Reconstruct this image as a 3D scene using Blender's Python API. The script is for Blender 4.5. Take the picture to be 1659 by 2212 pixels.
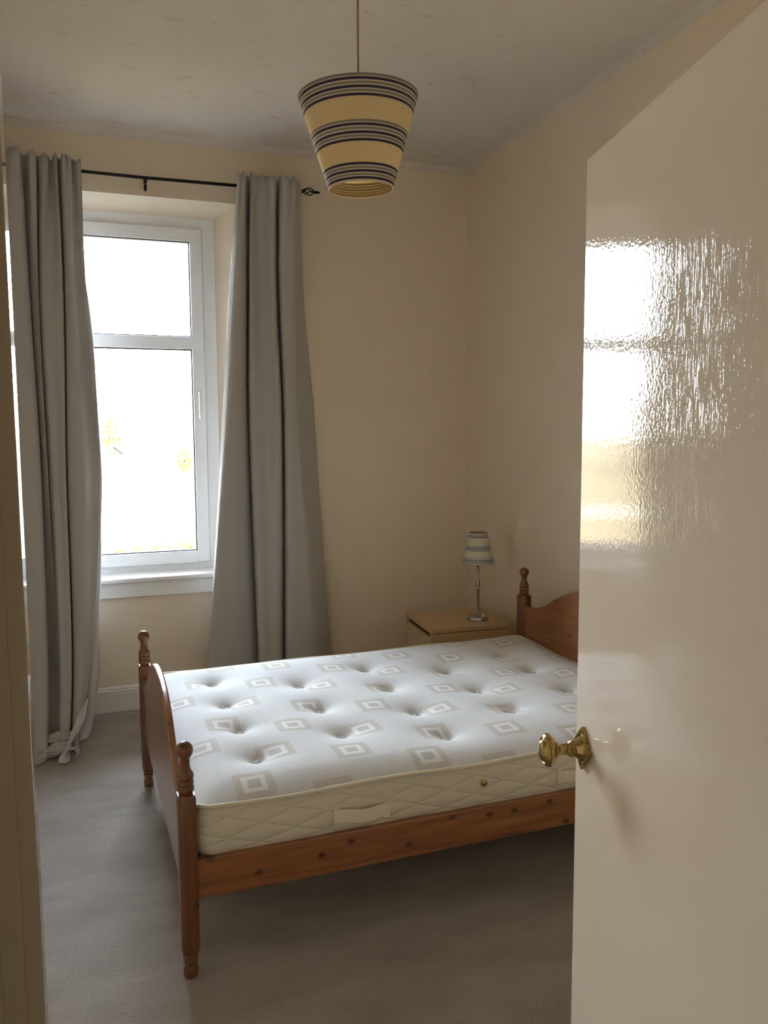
import bpy, bmesh, math, random
from mathutils import Vector, Matrix, noise
C = bpy.context.scene
for o in list(bpy.data.objects): bpy.data.objects.remove(o)
random.seed(7)
R = math.radians
# ---------------------------------------------------------------- camera
cam = bpy.data.objects.new('camera', bpy.data.cameras.new('camera'))
C.collection.objects.link(cam); C.camera = cam
yaw, pitch, roll = R(19.983), R(5.85), R(-.314)
fw = Vector((math.sin(yaw)*math.cos(pitch), math.cos(yaw)*math.cos(pitch), -math.sin(pitch)))
rt0 = Vector((math.cos(yaw), -math.sin(yaw), 0)); up0 = rt0.cross(fw)
rt = math.cos(roll)*rt0 + math.sin(roll)*up0; up = -math.sin(roll)*rt0 + math.cos(roll)*up0
cam.matrix_world = Matrix(((rt.x, up.x, -fw.x, 0), (rt.y, up.y, -fw.y, 0), (rt.z, up.z, -fw.z, 1.55), (0, 0, 0, 1)))
cam.data.sensor_fit = 'VERTICAL'; cam.data.sensor_height = 36; cam.data.lens = 36*1783/2212
cam.data.clip_start = .02; cam.data.clip_end = 600
# ---------------------------------------------------------------- world
SKY = 23.0
w = bpy.data.worlds.new('sky'); C.world = w; w.use_nodes = True
nt = w.node_tree; nt.nodes.clear()
tc = nt.nodes.new('ShaderNodeTexCoord'); sep = nt.nodes.new('ShaderNodeSeparateXYZ')
rm = nt.nodes.new('ShaderNodeValToRGB'); bg = nt.nodes.new('ShaderNodeBackground'); wo = nt.nodes.new('ShaderNodeOutputWorld')
nt.links.new(tc.outputs['Generated'], sep.inputs[0]); nt.links.new(sep.outputs['Z'], rm.inputs[0])
cr = rm.color_ramp
cr.elements[0].position = .0; cr.elements[0].color = (1.48, 1.50, 1.46, 1)
cr.elements[1].position = .42; cr.elements[1].color = (.72, .85, 1.0, 1)
e = cr.elements.new(.08); e.color = (1.36, 1.50, 1.62, 1)
nt.links.new(rm.outputs[0], bg.inputs[0]); bg.inputs[1].default_value = SKY
nt.links.new(bg.outputs[0], wo.inputs[0])
# sun: from the side and behind the house, lights the garden only
sl = bpy.data.lights.new('sun', 'SUN'); sl.energy = 9; sl.angle = R(.6); sl.color = (1, .86, .66)
so = bpy.data.objects.new('sun', sl); C.collection.objects.link(so)
so.rotation_euler = Vector((.75, -.35, .62)).to_track_quat('Z', 'Y').to_euler()
# weak fill light added in the hallway behind the camera, lifts the door frame
hl = bpy.data.lights.new('hall_fill', 'AREA'); hl.shape = 'DISK'; hl.size = .35; hl.energy = 1.3; hl.color = (1, .86, .66)
ho = bpy.data.objects.new('hall_fill', hl); C.collection.objects.link(ho); ho.location = (.3, -.7, 2.95)
# portal in the window opening guides the sky light
pl = bpy.data.lights.new('window_portal', 'AREA'); pl.shape = 'RECTANGLE'; pl.size = .9; pl.size_y = 2.0; pl.cycles.is_portal = True
po = bpy.data.objects.new('window_portal', pl); C.collection.objects.link(po)
po.location = (.275, 4.99, 1.73); po.rotation_euler = (R(-90), 0, 0)
vs = C.view_settings; vs.view_transform = 'Standard'; vs.look = 'None'; vs.gamma = 1; vs.use_curve_mapping = False
vs.exposure = 0.90
C.cycles.max_bounces = 14; C.cycles.diffuse_bounces = 8; C.cycles.glossy_bounces = 5; C.cycles.transparent_max_bounces = 12
C.cycles.sample_clamp_indirect = 12

# ---------------------------------------------------------------- material helpers
def mat(name, col=(.8, .8, .8), rough=.6, metal=0., spec=.5):
    m = bpy.data.materials.new(name); m.use_nodes = True
    b = m.node_tree.nodes['Principled BSDF']
    b.inputs['Base Color'].default_value = (*col, 1); b.inputs['Roughness'].default_value = rough
    b.inputs['Metallic'].default_value = metal; b.inputs['Specular IOR Level'].default_value = spec
    return m, m.node_tree, b
def N(nt, t, **k):
    n = nt.nodes.new(t)
    for a, v in k.items(): setattr(n, a, v)
    return n
def coords(nt, scale=(1, 1, 1), loc=(0, 0, 0), rot=(0, 0, 0)):
    t = N(nt, 'ShaderNodeTexCoord'); m = N(nt, 'ShaderNodeMapping')
    m.inputs['Scale'].default_value = scale; m.inputs['Location'].default_value = loc; m.inputs['Rotation'].default_value = rot
    nt.links.new(t.outputs['Object'], m.inputs[0]); return m.outputs[0]
def noise_n(nt, vec, scale, detail=4, rough=.55):
    n = N(nt, 'ShaderNodeTexNoise'); n.inputs['Scale'].default_value = scale; n.inputs['Detail'].default_value = detail
    n.inputs['Roughness'].default_value = rough; nt.links.new(vec, n.inputs['Vector']); return n.outputs['Fac']
def ramp(nt, fac, stops):
    r = N(nt, 'ShaderNodeValToRGB'); cr = r.color_ramp
    while len(cr.elements) < len(stops): cr.elements.new(.5)
    for e, (p, c) in zip(cr.elements, stops):
        e.position = p; e.color = (*c, 1) if len(c) == 3 else c
    nt.links.new(fac, r.inputs[0]); return r.outputs[0]
def bump(nt, b, h, strength=.2, dist=.01, prev=None):
    n = N(nt, 'ShaderNodeBump'); n.inputs['Strength'].default_value = strength; n.inputs['Distance'].default_value = dist
    nt.links.new(h, n.inputs['Height'])
    if prev is not None: nt.links.new(prev, n.inputs['Normal'])
    nt.links.new(n.outputs[0], b.inputs['Normal']); return n.outputs[0]
def mixc(nt, fac, a, b, mode='MIX'):
    m = N(nt, 'ShaderNodeMix', data_type='RGBA', blend_type=mode)
    for s, v in ((0, fac), (6, a), (7, b)):
        if isinstance(v, bpy.types.NodeSocket): nt.links.new(v, m.inputs[s])
        elif s == 0: m.inputs[0].default_value = v
        else: m.inputs[s].default_value = (*v, 1)
    return m.outputs[2]
def mth(nt, op, a, b=None, c=None):
    m = N(nt, 'ShaderNodeMath', operation=op)
    for i, v in enumerate((a, b, c)):
        if v is None: continue
        if isinstance(v, bpy.types.NodeSocket): nt.links.new(v, m.inputs[i])
        else: m.inputs[i].default_value = v
    return m.outputs[0]

# walls: cream emulsion with faint mottling
def wall_mat(name, c1, c2, bs=.25):
    m, nt, b = mat(name, c1, .55, spec=.3)
    v = coords(nt); nt.links.new(ramp(nt, noise_n(nt, v, 1.3, 5), [(.35, c1), (.65, c2)]), b.inputs['Base Color'])
    bump(nt, b, noise_n(nt, v, 60, 3), bs, .003); return m
M_wall = wall_mat('cream_emulsion', (.79, .69, .545), (.82, .72, .575))
M_wallb = M_wall
m, nt, b = mat('textured_ceiling', rough=.8, spec=.2); M_ceil = m
v = coords(nt)
base = ramp(nt, noise_n(nt, v, 1.1, 4), [(.3, (.66, .61, .55)), (.7, (.74, .69, .63))])
st = ramp(nt, noise_n(nt, coords(nt, (1, 1.5, 1), rot=(0, 0, .3)), 9.0, 8, .72), [(.60, (1, 1, 1)), (.70, (.80, .74, .66))])
nt.links.new(mixc(nt, 1.0, base, st, 'MULTIPLY'), b.inputs['Base Color'])
p = bump(nt, b, noise_n(nt, v, 9, 6, .7), .45, .02); bump(nt, b, noise_n(nt, v, 90, 3), .35, .004, p)
# carpet
m, nt, b = mat('beige_carpet', rough=.95, spec=.1); M_carpet = m
v = coords(nt)
c1 = ramp(nt, noise_n(nt, v, 210, 4, .7), [(.32, (.36, .31, .265)), (.52, (.63, .56, .49)), (.72, (.80, .73, .65))])
c2 = ramp(nt, noise_n(nt, coords(nt, (1, 2.2, 1), rot=(0, 0, .5)), 3.2, 4), [(.35, (.80, .79, .78)), (.65, (1, 1, 1))])
nt.links.new(mixc(nt, 1., c1, c2, 'MULTIPLY'), b.inputs['Base Color'])
p = bump(nt, b, noise_n(nt, v, 230, 3, .7), 1., .012); bump(nt, b, noise_n(nt, coords(nt, (1, 2.5, 1), rot=(0, 0, .5)), 6, 4), .35, .03, p)
b.inputs['Sheen Weight'].default_value = .25; b.inputs['Sheen Roughness'].default_value = .5
# upvc and gloss paint
M_upvc = mat('white_upvc', (.90, .93, .95), .25)[0]
m, nt, b = mat('white_gloss', (.80, .78, .74), .22); M_gloss = m
bump(nt, b, noise_n(nt, coords(nt, (1, 1, 1)), 40, 3), .06, .004)
M_gasket = mat('black_gasket', (.03, .035, .05), .5)[0]
# door: cream gloss with brush marks and orange peel
m, nt, b = mat('door_gloss', (.70, .60, .475), .03, spec=.5); M_door = m
b.inputs['IOR'].default_value = 1.5
v1 = noise_n(nt, coords(nt, (1, 1, .07)), 280, 4, .6)
v2 = noise_n(nt, coords(nt, (1, 1, 1)), 150, 2, .5)
v3 = noise_n(nt, coords(nt, (1, 1, .5)), 18, 2, .5)
grow = mth(nt, 'ADD', mth(nt, 'MULTIPLY', ramp(nt, noise_n(nt, coords(nt, (1, 1, .35)), 4, 2), [(.3, (0, 0, 0)), (.7, (1, 1, 1))]), .0), 1.0)
p = bump(nt, b, v3, .012, .010)
p = bump(nt, b, v2, .28, .0006, p)
sx = N(nt, 'ShaderNodeSeparateXYZ'); nt.links.new(coords(nt), sx.inputs[0])
# brushed grain is stronger away from the lock edge (worn smooth next to it)
mr = N(nt, 'ShaderNodeMapRange'); mr.inputs[1].default_value = .25; mr.inputs[2].default_value = .40; mr.inputs[3].default_value = .02; mr.inputs[4].default_value = 1.0
nt.links.new(sx.outputs['X'], mr.inputs[0])
bn = N(nt, 'ShaderNodeBump'); bn.inputs['Distance'].default_value = .0006
nt.links.new(ramp(nt, v1, [(.53, (0, 0, 0)), (.74, (1, 1, 1))]), bn.inputs['Height']); nt.links.new(mth(nt, 'MULTIPLY', mr.outputs[0], .085), bn.inputs['Strength'])
nt.links.new(p, bn.inputs['Normal']); nt.links.new(bn.outputs[0], b.inputs['Normal'])
# frame paint in the hallway doorway
m, nt, b = mat('frame_gloss', (.56, .48, .35), .05); M_frame = m
bump(nt, b, noise_n(nt, coords(nt, (1, 1, .06)), 160, 4), .12, .0008)
# window glass: clear with a thin reflection
m = bpy.data.materials.new('window_glass'); m.use_nodes = True; M_glass = m; nt = m.node_tree; nt.nodes.clear()
o_ = N(nt, 'ShaderNodeOutputMaterial'); mx = N(nt, 'ShaderNodeMixShader'); tr = N(nt, 'ShaderNodeBsdfTransparent'); gl = N(nt, 'ShaderNodeBsdfGlossy')
gl.inputs['Roughness'].default_value = .02; fr = N(nt, 'ShaderNodeFresnel'); fr.inputs[0].default_value = 1.3
nt.links.new(fr.outputs[0], mx.inputs[0]); nt.links.new(tr.outputs[0], mx.inputs[1]); nt.links.new(gl.outputs[0], mx.inputs[2]); nt.links.new(mx.outputs[0], o_.inputs[0])
# pine
def pine(name, axis, dark=(.145, .045, .013), mid=(.26, .093, .028), light=(.34, .132, .043), rough=.28, coat=.8):
    m, nt, b = mat(name, mid, rough)
    s = [14, 14, 14]; s['xyz'.index(axis)] = .9
    g = noise_n(nt, coords(nt, tuple(s)), 3.5, 5, .6)
    col = ramp(nt, g, [(.3, dark), (.5, mid), (.72, light)])
    spx = N(nt, 'ShaderNodeSeparateXYZ'); nt.links.new(coords(nt), spx.inputs[0])
    along = spx.outputs['Z'] if axis == 'z' else spx.outputs[axis.upper()]
    across = mth(nt, 'ADD', spx.outputs['X'], spx.outputs['Y']) if axis == 'z' else spx.outputs['Z']
    cb = N(nt, 'ShaderNodeCombineXYZ'); nt.links.new(mth(nt, 'MULTIPLY', along, .8), cb.inputs[0]); nt.links.new(mth(nt, 'MULTIPLY', across, 1.25), cb.inputs[1])
    vo = N(nt, 'ShaderNodeTexVoronoi', voronoi_dimensions='2D'); vo.inputs['Scale'].default_value = 9.0; nt.links.new(cb.outputs[0], vo.inputs['Vector'])
    k = ramp(nt, vo.outputs['Distance'], [(.04, (0, 0, 0)), (.13, (1, 1, 1))])
    # only some cells carry a knot
    sel = mth(nt, 'GREATER_THAN', N_sep(nt, vo.outputs['Color']), .40)
    kn = mth(nt, 'MULTIPLY', mth(nt, 'SUBTRACT', 1, k), sel)
    nt.links.new(mixc(nt, kn, col, (.05, .018, .008)), b.inputs['Base Color'])
    b.inputs['Coat Weight'].default_value = coat; b.inputs['Coat Roughness'].default_value = .28
    bump(nt, b, g, .08, .002); return m
def N_sep(nt, c):
    s = N(nt, 'ShaderNodeSeparateColor'); nt.links.new(c, s.inputs[0]); return s.outputs[0]
P_x, P_y, P_z = pine('pine_long_grain', 'x'), pine('pine_cross_grain', 'y'), pine('pine_post_grain', 'z', (.10, .030, .009), (.165, .056, .016), (.22, .082, .026), coat=.3)
# oak-effect veneer
def veneer(name, ax, c1, c2):
    m, nt, b = mat(name, c1, .4)
    s = [22, 22, 22]; s['xyz'.index(ax)] = 1
    nt.links.new(ramp(nt, noise_n(nt, coords(nt, tuple(s)), 4, 5, .6), [(.3, c1), (.7, c2)]), b.inputs['Base Color']); return m
V_x = veneer('birch_veneer', 'x', (.50, .33, .17), (.60, .42, .23)); V_y = veneer('birch_veneer_front', 'y', (.52, .37, .20), (.60, .44, .26))
# curtain cloth
m, nt, b = mat('grey_curtain_cloth', (.40, .375, .335), .6, spec=.22); M_curt = m
b.inputs['Sheen Weight'].default_value = .12; b.inputs['Sheen Roughness'].default_value = .4
v = noise_n(nt, coords(nt, (1, 1, .12)), 260, 3)
nt.links.new(ramp(nt, v, [(.3, (.455, .445, .425)), (.7, (.49, .48, .46))]), b.inputs['Base Color'])
bump(nt, b, noise_n(nt, coords(nt), 500, 2), .25, .001)
m = bpy.data.materials.new('white_lining_cloth'); m.use_nodes = True; M_lin = m; nt = m.node_tree
b = nt.nodes['Principled BSDF']; b.inputs['Base Color'].default_value = (.78, .77, .78, 1); b.inputs['Roughness'].default_value = .8
tl = N(nt, 'ShaderNodeBsdfTranslucent'); tl.inputs[0].default_value = (.7, .68, .68, 1); mx = N(nt, 'ShaderNodeMixShader'); mx.inputs[0].default_value = .3
nt.links.new(b.outputs[0], mx.inputs[1]); nt.links.new(tl.outputs[0], mx.inputs[2]); nt.links.new(mx.outputs[0], nt.nodes['Material Output'].inputs[0])
M_iron = mat('black_iron', (.018, .017, .018), .45, .7)[0]
# shade cloth, three woven colours
def shade(name, col, tcol, f=.38):
    m = bpy.data.materials.new(name); m.use_nodes = True; nt = m.node_tree; b = nt.nodes['Principled BSDF']
    b.inputs['Base Color'].default_value = (*col, 1); b.inputs['Roughness'].default_value = .85
    bump(nt, b, noise_n(nt, coords(nt), 420, 2), .3, .001)
    tl = N(nt, 'ShaderNodeBsdfTranslucent'); tl.inputs[0].default_value = (*tcol, 1); mx = N(nt, 'ShaderNodeMixShader'); mx.inputs[0].default_value = f
    nt.links.new(b.outputs[0], mx.inputs[1]); nt.links.new(tl.outputs[0], mx.inputs[2]); nt.links.new(mx.outputs[0], nt.nodes['Material Output'].inputs[0]); return m
S_cream = shade('shade_cream', (.90, .83, .64), (1, .90, .66), .62); S_grey = shade('shade_grey', (.30, .28, .24), (.35, .28, .18), .2)
S_in = shade('shade_gold_inside', (.88, .72, .38), (1, .86, .52), .6); S_in2 = shade('shade_gold_inside_stripe', (.55, .40, .18), (.5, .4, .2), .3)
S_navy = shade('shade_navy', (.045, .035, .085), (.08, .06, .08), .1); S_pale = shade('shade_pale', (.78, .74, .64), (.85, .72, .48))
M_cord = mat('gold_cord', (.36, .27, .12), .5)[0]
m, nt, b = mat('antique_brass', (.42, .28, .10), .24, 1.); M_brass = m
g = noise_n(nt, coords(nt), 160, 3, .5)
nt.links.new(ramp(nt, g, [(.30, (.26, .17, .06)), (.5, (.48, .34, .13)), (.75, (.62, .46, .20))]), b.inputs['Base Color'])
nt.links.new(ramp(nt, g, [(.3, (.26, .26, .26)), (.7, (.18, .18, .18))]), b.inputs['Roughness'])
M_steel = mat('brushed_nickel', (.46, .42, .36), .26, 1.)[0]
M_white = mat('white_plastic', (.8, .78, .72), .35)[0]

# ---------------------------------------------------------------- mesh helpers
col = C.collection
def build(name, bm, m, parent=None, loc=None, rz=0, smooth=False, auto=None):
    me = bpy.data.meshes.new(name); bm.normal_update(); bm.to_mesh(me); bm.free()
    o = bpy.data.objects.new(name, me); col.objects.link(o)
    for x in (m if isinstance(m, (list, tuple)) else [m]): me.materials.append(x)
    if loc is not None: o.location = loc
    o.rotation_euler.z = rz
    if parent is not None: o.parent = parent
    if smooth or auto:
        for p in me.polygons: p.use_smooth = True
        if auto: me.set_sharp_from_angle(angle=R(auto))
        if auto == 41: w_ = o.modifiers.new('face_weighted', 'WEIGHTED_NORMAL'); w_.keep_sharp = True; w_.weight = 90
    return o
def tag(o, label, cat, group=None, kind=None):
    o['label'] = label; o['category'] = cat
    if group: o['group'] = group
    if kind: o['kind'] = kind
    return o
def empty(name, loc=(0, 0, 0), rz=0):
    o = bpy.data.objects.new(name, None); col.objects.link(o); o.location = loc; o.rotation_euler.z = rz; o.empty_display_size = .1; return o
def box(bm, x0, x1, y0, y1, z0, z1, bev=0, seg=2):
    t = bmesh.new(); bmesh.ops.create_cube(t, size=1)
    for v in t.verts: v.co = Vector((x0+(v.co.x+.5)*(x1-x0), y0+(v.co.y+.5)*(y1-y0), z0+(v.co.z+.5)*(z1-z0)))
    if bev: bmesh.ops.bevel(t, geom=t.edges[:], offset=bev, segments=seg, affect='EDGES', profile=.6)
    merge(bm, t); return bm
def merge(bm, t, mtx=None):
    if mtx is not None: bmesh.ops.transform(t, matrix=mtx, verts=t.verts)
    mp = {v: bm.verts.new(v.co) for v in t.verts}
    for f in t.faces:
        nf = bm.faces.new([mp[v] for v in f.verts]); nf.material_index = f.material_index; nf.smooth = f.smooth
    t.free()
def lathe(bm, prof, seg=40, mtx=None, mats=None, cap=True):
    t = bmesh.new(); rings = []
    for r, z in prof:
        rings.append([t.verts.new((r*math.cos(2*math.pi*i/seg), r*math.sin(2*math.pi*i/seg), z)) for i in range(seg)] if r > 1e-6 else [t.verts.new((0, 0, z))])
    for k in range(len(rings)-1):
        a, b_ = rings[k], rings[k+1]
        for i in range(seg):
            j = (i+1) % seg
            if len(a) == 1 and len(b_) == 1: continue
            if len(a) == 1: f = t.faces.new((a[0], b_[j], b_[i]))
            elif len(b_) == 1: f = t.faces.new((a[i], a[j], b_[0]))
            else: f = t.faces.new((a[i], a[j], b_[j], b_[i]))
            if mats: f.material_index = mats[k]
    if cap:
        if len(rings[0]) > 1: t.faces.new(rings[0][::-1])
        if len(rings[-1]) > 1: t.faces.new(rings[-1])
    merge(bm, t, mtx); return bm
def tube(bm, pts, r, seg=10, closed=False):
    pts = [Vector(p) for p in pts]; n = len(pts); rr = r if isinstance(r, (list, tuple)) else [r]*n
    t = bmesh.new(); rings = []; prev = None
    for i, p in enumerate(pts):
        d = (pts[min(i+1, n-1)]-pts[max(i-1, 0)]).normalized()
        a = prev if prev is not None else (Vector((0, 0, 1)) if abs(d.z) < .9 else Vector((1, 0, 0)))
        u = (a-d*a.dot(d)).normalized(); prev = u; v = d.cross(u)
        rings.append([t.verts.new(p+rr[i]*(math.cos(2*math.pi*k/seg)*u+math.sin(2*math.pi*k/seg)*v)) for k in range(seg)])
    for i in range(n-1):
        for k in range(seg): t.faces.new((rings[i][k], rings[i][(k+1) % seg], rings[i+1][(k+1) % seg], rings[i+1][k]))
    t.faces.new(rings[0][::-1]); t.faces.new(rings[-1])
    merge(bm, t); return bm
def plate(bm, outline, a0, a1, axis):
    """outline: list of (u, z); extruded along axis ('x' or 'y') from a0 to a1"""
    t = bmesh.new()
    P = lambda u, z, a: (a, u, z) if axis == 'x' else (u, a, z)
    A = [t.verts.new(P(u, z, a0)) for u, z in outline]; B = [t.verts.new(P(u, z, a1)) for u, z in outline]
    t.faces.new(A); t.faces.new(B[::-1]); n = len(A)
    for i in range(n): t.faces.new((A[i], B[i], B[(i+1) % n], A[(i+1) % n]))
    bmesh.ops.recalc_face_normals(t, faces=t.faces)
    return t
def cr_spline(pts, n):
    out = []
    for i in range(len(pts)-1):
        p0 = pts[max(i-1, 0)]; p1 = pts[i]; p2 = pts[i+1]; p3 = pts[min(i+2, len(pts)-1)]
        for k in range(n):
            t = k/n
            out.append(tuple(.5*((2*b)+(c-a)*t+(2*a-5*b+4*c-d)*t*t+(-a+3*b-3*c+d)*t**3) for a, b, c, d in zip(p0, p1, p2, p3)))
    out.append(tuple(pts[-1])); return out

# ================================================================ the room
YB, XR, XL, ZC = 4.673, 2.247, -.80, 3.092
YF0, YF1 = .385, .51
def S(name, bm, m, label, cat, **k):
    o = build(name, bm, m, **k); tag(o, label, cat, kind='structure'); return o
bm = bmesh.new(); box(bm, -1.6, 3.2, -2.0, 5.2, -.12, 0); S('floor', bm, M_carpet, 'beige short pile carpet covering the bedroom floor', 'floor')
bm = bmesh.new()
box(bm, -1.6, 3.2, -2.0, 5.2, ZC, ZC+.25)
# plaster sweeps round the ceiling edge
r = .035
for (x0, y0, x1, y1, nx, ny) in ((XL, YB, XR+.01, YB, 0, -1), (XR+.005, YB, XR-.06, YF1, -1, 0), (XL, YF1, XL, YB, 1, 0)):
    prev = None
    for k in range(7):
        a = math.pi/2*k/6; off = r*(1-math.sin(a)); dz = r*(1-math.cos(a))
        cur = [bm.verts.new((x+nx*off, y+ny*off, ZC-dz)) for x, y in ((x0, y0), (x1, y1))]
        if prev: bm.faces.new((prev[0], prev[1], cur[1], cur[0]))
        prev = cur
S('ceiling', bm, M_ceil, 'off-white rough textured plaster ceiling with rounded edges', 'ceiling', auto=41)
# right wall, very slightly out of square
bm = bmesh.new()
t = bmesh.new(); bmesh.ops.create_cube(t, size=1)
for v in t.verts:
    f = v.co.y+.5; y = -2+f*7.2
    xw = XR+(y-YB)*math.tan(R(.75))
    v.co = Vector((xw if v.co.x < 0 else 3.0, y, -.02 if v.co.z < 0 else ZC+.02))
merge(bm, t); S('wall_right', bm, M_wall, 'plain cream wall behind the headboard', 'wall')
bm = bmesh.new(); box(bm, XL-.5, XL, -2, 5.1, -.02, ZC+.02); S('wall_left', bm, M_wall, 'cream wall on the left of the room', 'wall')
# back wall with splayed window opening
bm = bmesh.new()
XA, XB_, Z0, Z1 = -.285, .842, .715, 2.775
xa, xb, z0, z1 = -.195, .75, .715, 2.725
x_0, x_1, z_0, z_1 = -1.4, 2.9, -.02, ZC+.02
def quad(*p): bm.faces.new([bm.verts.new(q) for q in p])
def frame_faces(y, ox0, ox1, oz0, oz1, ix0, ix1, iz0, iz1, flip=False):
    o = [(ox0, y, oz0), (ox1, y, oz0), (ox1, y, oz1), (ox0, y, oz1)]; i_ = [(ix0, y, iz0), (ix1, y, iz0), (ix1, y, iz1), (ix0, y, iz1)]
    for k in range(4): quad(o[k], o[(k+1) % 4], i_[(k+1) % 4], i_[k])
frame_faces(YB, x_0, x_1, z_0, z_1, XA, XB_, Z0, Z1)
A = [(XA, YB, Z0), (XB_, YB, Z0), (XB_, YB, Z1), (XA, YB, Z1)]; B = [(xa, 4.86, z0), (xb, 4.86, z0), (xb, 4.86, z1), (xa, 4.86, z1)]; D = [(xa, 5.06, z0), (xb, 5.06, z0), (xb, 5.06, z1), (xa, 5.06, z1)]
for k in range(4):
    quad(A[k], A[(k+1) % 4], B[(k+1) % 4], B[k]); quad(B[k], B[(k+1) % 4], D[(k+1) % 4], D[k])
frame_faces(5.06, x_0, x_1, z_0, z_1, xa, xb, z0, z1)
o4 = [(x_0, z_0), (x_1, z_0), (x_1, z_1), (x_0, z_1)]
for k in range(4):
    (a, c), (d, e) = o4[k], o4[(k+1) % 4]; quad((a, YB, c), (d, YB, e), (d, 5.06, e), (a, 5.06, c))
bmesh.ops.remove_doubles(bm, verts=bm.verts, dist=1e-4)
bw = S('wall_back', bm, M_wallb, 'cream wall with the deep splayed window recess', 'wall')
# doorway wall
XJ0, XJ1, ZD = -.052, .634, 1.995
bm = bmesh.new()
box(bm, -1.5, XJ0, YF0, YF1, -.02, ZC+.02); box(bm, XJ1+.015, 3.0, YF0, YF1, -.02, ZC+.02); box(bm, XJ0-.01, XJ1+.02, YF0, YF1, ZD+.01, ZC+.02)
S('wall_front', bm, M_wall, 'cream wall around the doorway', 'wall')
# hallway shell behind the camera
bm = bmesh.new(); box(bm, -1.4, 3.0, -1.6, -1.3, -.02, ZC+.02); S('wall_hall', bm, M_wall, 'cream hallway wall opposite the bedroom doorway', 'wall')
# door lining with a planted stop and a beaded edge
bm = bmesh.new()
box(bm, XJ0-.002, XJ0+.003, YF0-.005, YF1+.004, 0, ZD+.01, .001)
box(bm, XJ1, XJ1+.016, YF0-.005, YF1+.004, 0, ZD+.01, .001)
box(bm, XJ0, XJ1+.01, YF0-.005, YF1+.004, ZD, ZD+.018, .001)
box(bm, XJ0, -.0302, .438, .462, 0, ZD, .0012, 2)
box(bm, XJ0, -.0385, .4345, .439, 0, ZD, .001, 2)
box(bm, XJ1-.02, XJ1+.001, .438, .466, 0, ZD, .0012)
box(bm, XJ0, XJ1, .438, .466, ZD-.02, ZD, .001)
S('trim_1', bm, M_frame, 'cream gloss painted door lining with its stop bead', 'door frame', auto=41)
# skirting boards
def skirting(name, pts_dir, label):
    bm = bmesh.new()
    prof = [(0, 0), (.018, 0), (.018, .098), (.016, .104), (.018, .110), (.017, .118), (.011, .121), (.013, .126), (.009, .133), (0, .136)]
    (x0, y0), (x1, y1), (nx, ny) = pts_dir
    A = [bm.verts.new((x0+nx*d, y0+ny*d, z)) for d, z in prof]; B = [bm.verts.new((x1+nx*d, y1+ny*d, z)) for d, z in prof]
    n = len(A)
    for i in range(n): bm.faces.new((A[i], A[(i+1) % n], B[(i+1) % n], B[i]))
    bm.faces.new(A[::-1]); bm.faces.new(B); bmesh.ops.recalc_face_normals(bm, faces=bm.faces)
    S(name, bm, M_gloss, label, 'skirting board')
skirting('baseboard_back', ((XL, YB), (XR, YB), (0, -1)), 'white grooved skirting board under the window')
skirting('baseboard_right', ((XR-.001, YB-.018), (XR-.053, YF1), (-1, 0)), 'white skirting board behind the bed head')
skirting('baseboard_left', ((XL, YF1), (XL, YB-.018), (1, 0)), 'white skirting board on the left wall')

# ---------------------------------------------------------------- window
YW = 4.85
win = empty('window_1', (.28, YW, .735)); tag(win, 'white plastic framed window with one transom and clear glass', 'window', kind='structure')
def wpart(name, bm, m, parent=win, **k):
    for v in bm.verts: v.co -= Vector((.28, YW, .735))
    return build(name, bm, m, parent=parent, **k)
def ringbox(bm, x0, x1, z0, z1, w_, y0, y1, bev=.004):
    box(bm, x0, x0+w_, y0, y1, z0, z1, bev); box(bm, x1-w_, x1, y0, y1, z0, z1, bev)
    box(bm, x0+w_-.001, x1-w_+.001, y0+.0004, y1, z0, z0+w_, 0); box(bm, x0+w_-.001, x1-w_+.001, y0+.0004, y1, z1-w_, z1, 0)
bm = bmesh.new(); ringbox(bm, xa, xb, .695, 2.728, .085, YW+.012, YW+.075); wpart('window_frame', bm, M_upvc, auto=41)
bm = bmesh.new(); ringbox(bm, -.122, .676, .775, 2.662, .069, YW-.010, YW+.05, .006)
box(bm, -.06, .612, YW-.010, YW+.05, 1.997, 2.067, .006); sash = wpart('sash', bm, M_upvc, auto=41)
bm = bmesh.new(); ringbox(bm, -.1245, .6785, .7725, 2.6645, .006, YW+.004, YW+.0125, 0); wpart('sash_seal', bm, M_gasket)
for (a, b_) in ((.843, 1.998), (2.066, 2.594)):
    bm = bmesh.new(); ringbox(bm, -.054, .608, a, b_, .007, YW+.004, YW+.03, 0); wpart('gasket', bm, M_gasket)
    bm = bmesh.new(); box(bm, -.054, .608, YW+.014, YW+.020, a, b_); wpart('pane', bm, M_glass)
bm = bmesh.new(); box(bm, .628, .652, YW-.018, YW-.009, 1.70, 1.765, .004); box(bm, .632, .648, YW-.05, YW-.016, 1.737, 1.757, .004); box(bm, .632, .650, YW-.055, YW-.038, 1.605, 1.757, .006)
wpart('window_handle', bm, M_white, auto=41)
bm = bmesh.new(); box(bm, XA-.03, XB_+.03, 4.638, YW+.03, .712, .74, .011, 4); wpart('window_sill', bm, M_gloss, auto=41)
bm = bmesh.new(); box(bm, XA-.01, XB_+.01, 4.655, YB+.02, .632, .716, .003); wpart('apron', bm, M_gloss)

# ---------------------------------------------------------------- the door, open into the room
DA = R(-103.5)
HX, HY = .787+.70*math.cos(DA), 1.192+.70*math.sin(DA)
door = empty('door_1', (HX, HY, 0)); tag(door, 'cream gloss flush door standing open on the right', 'door', kind='structure')
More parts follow.
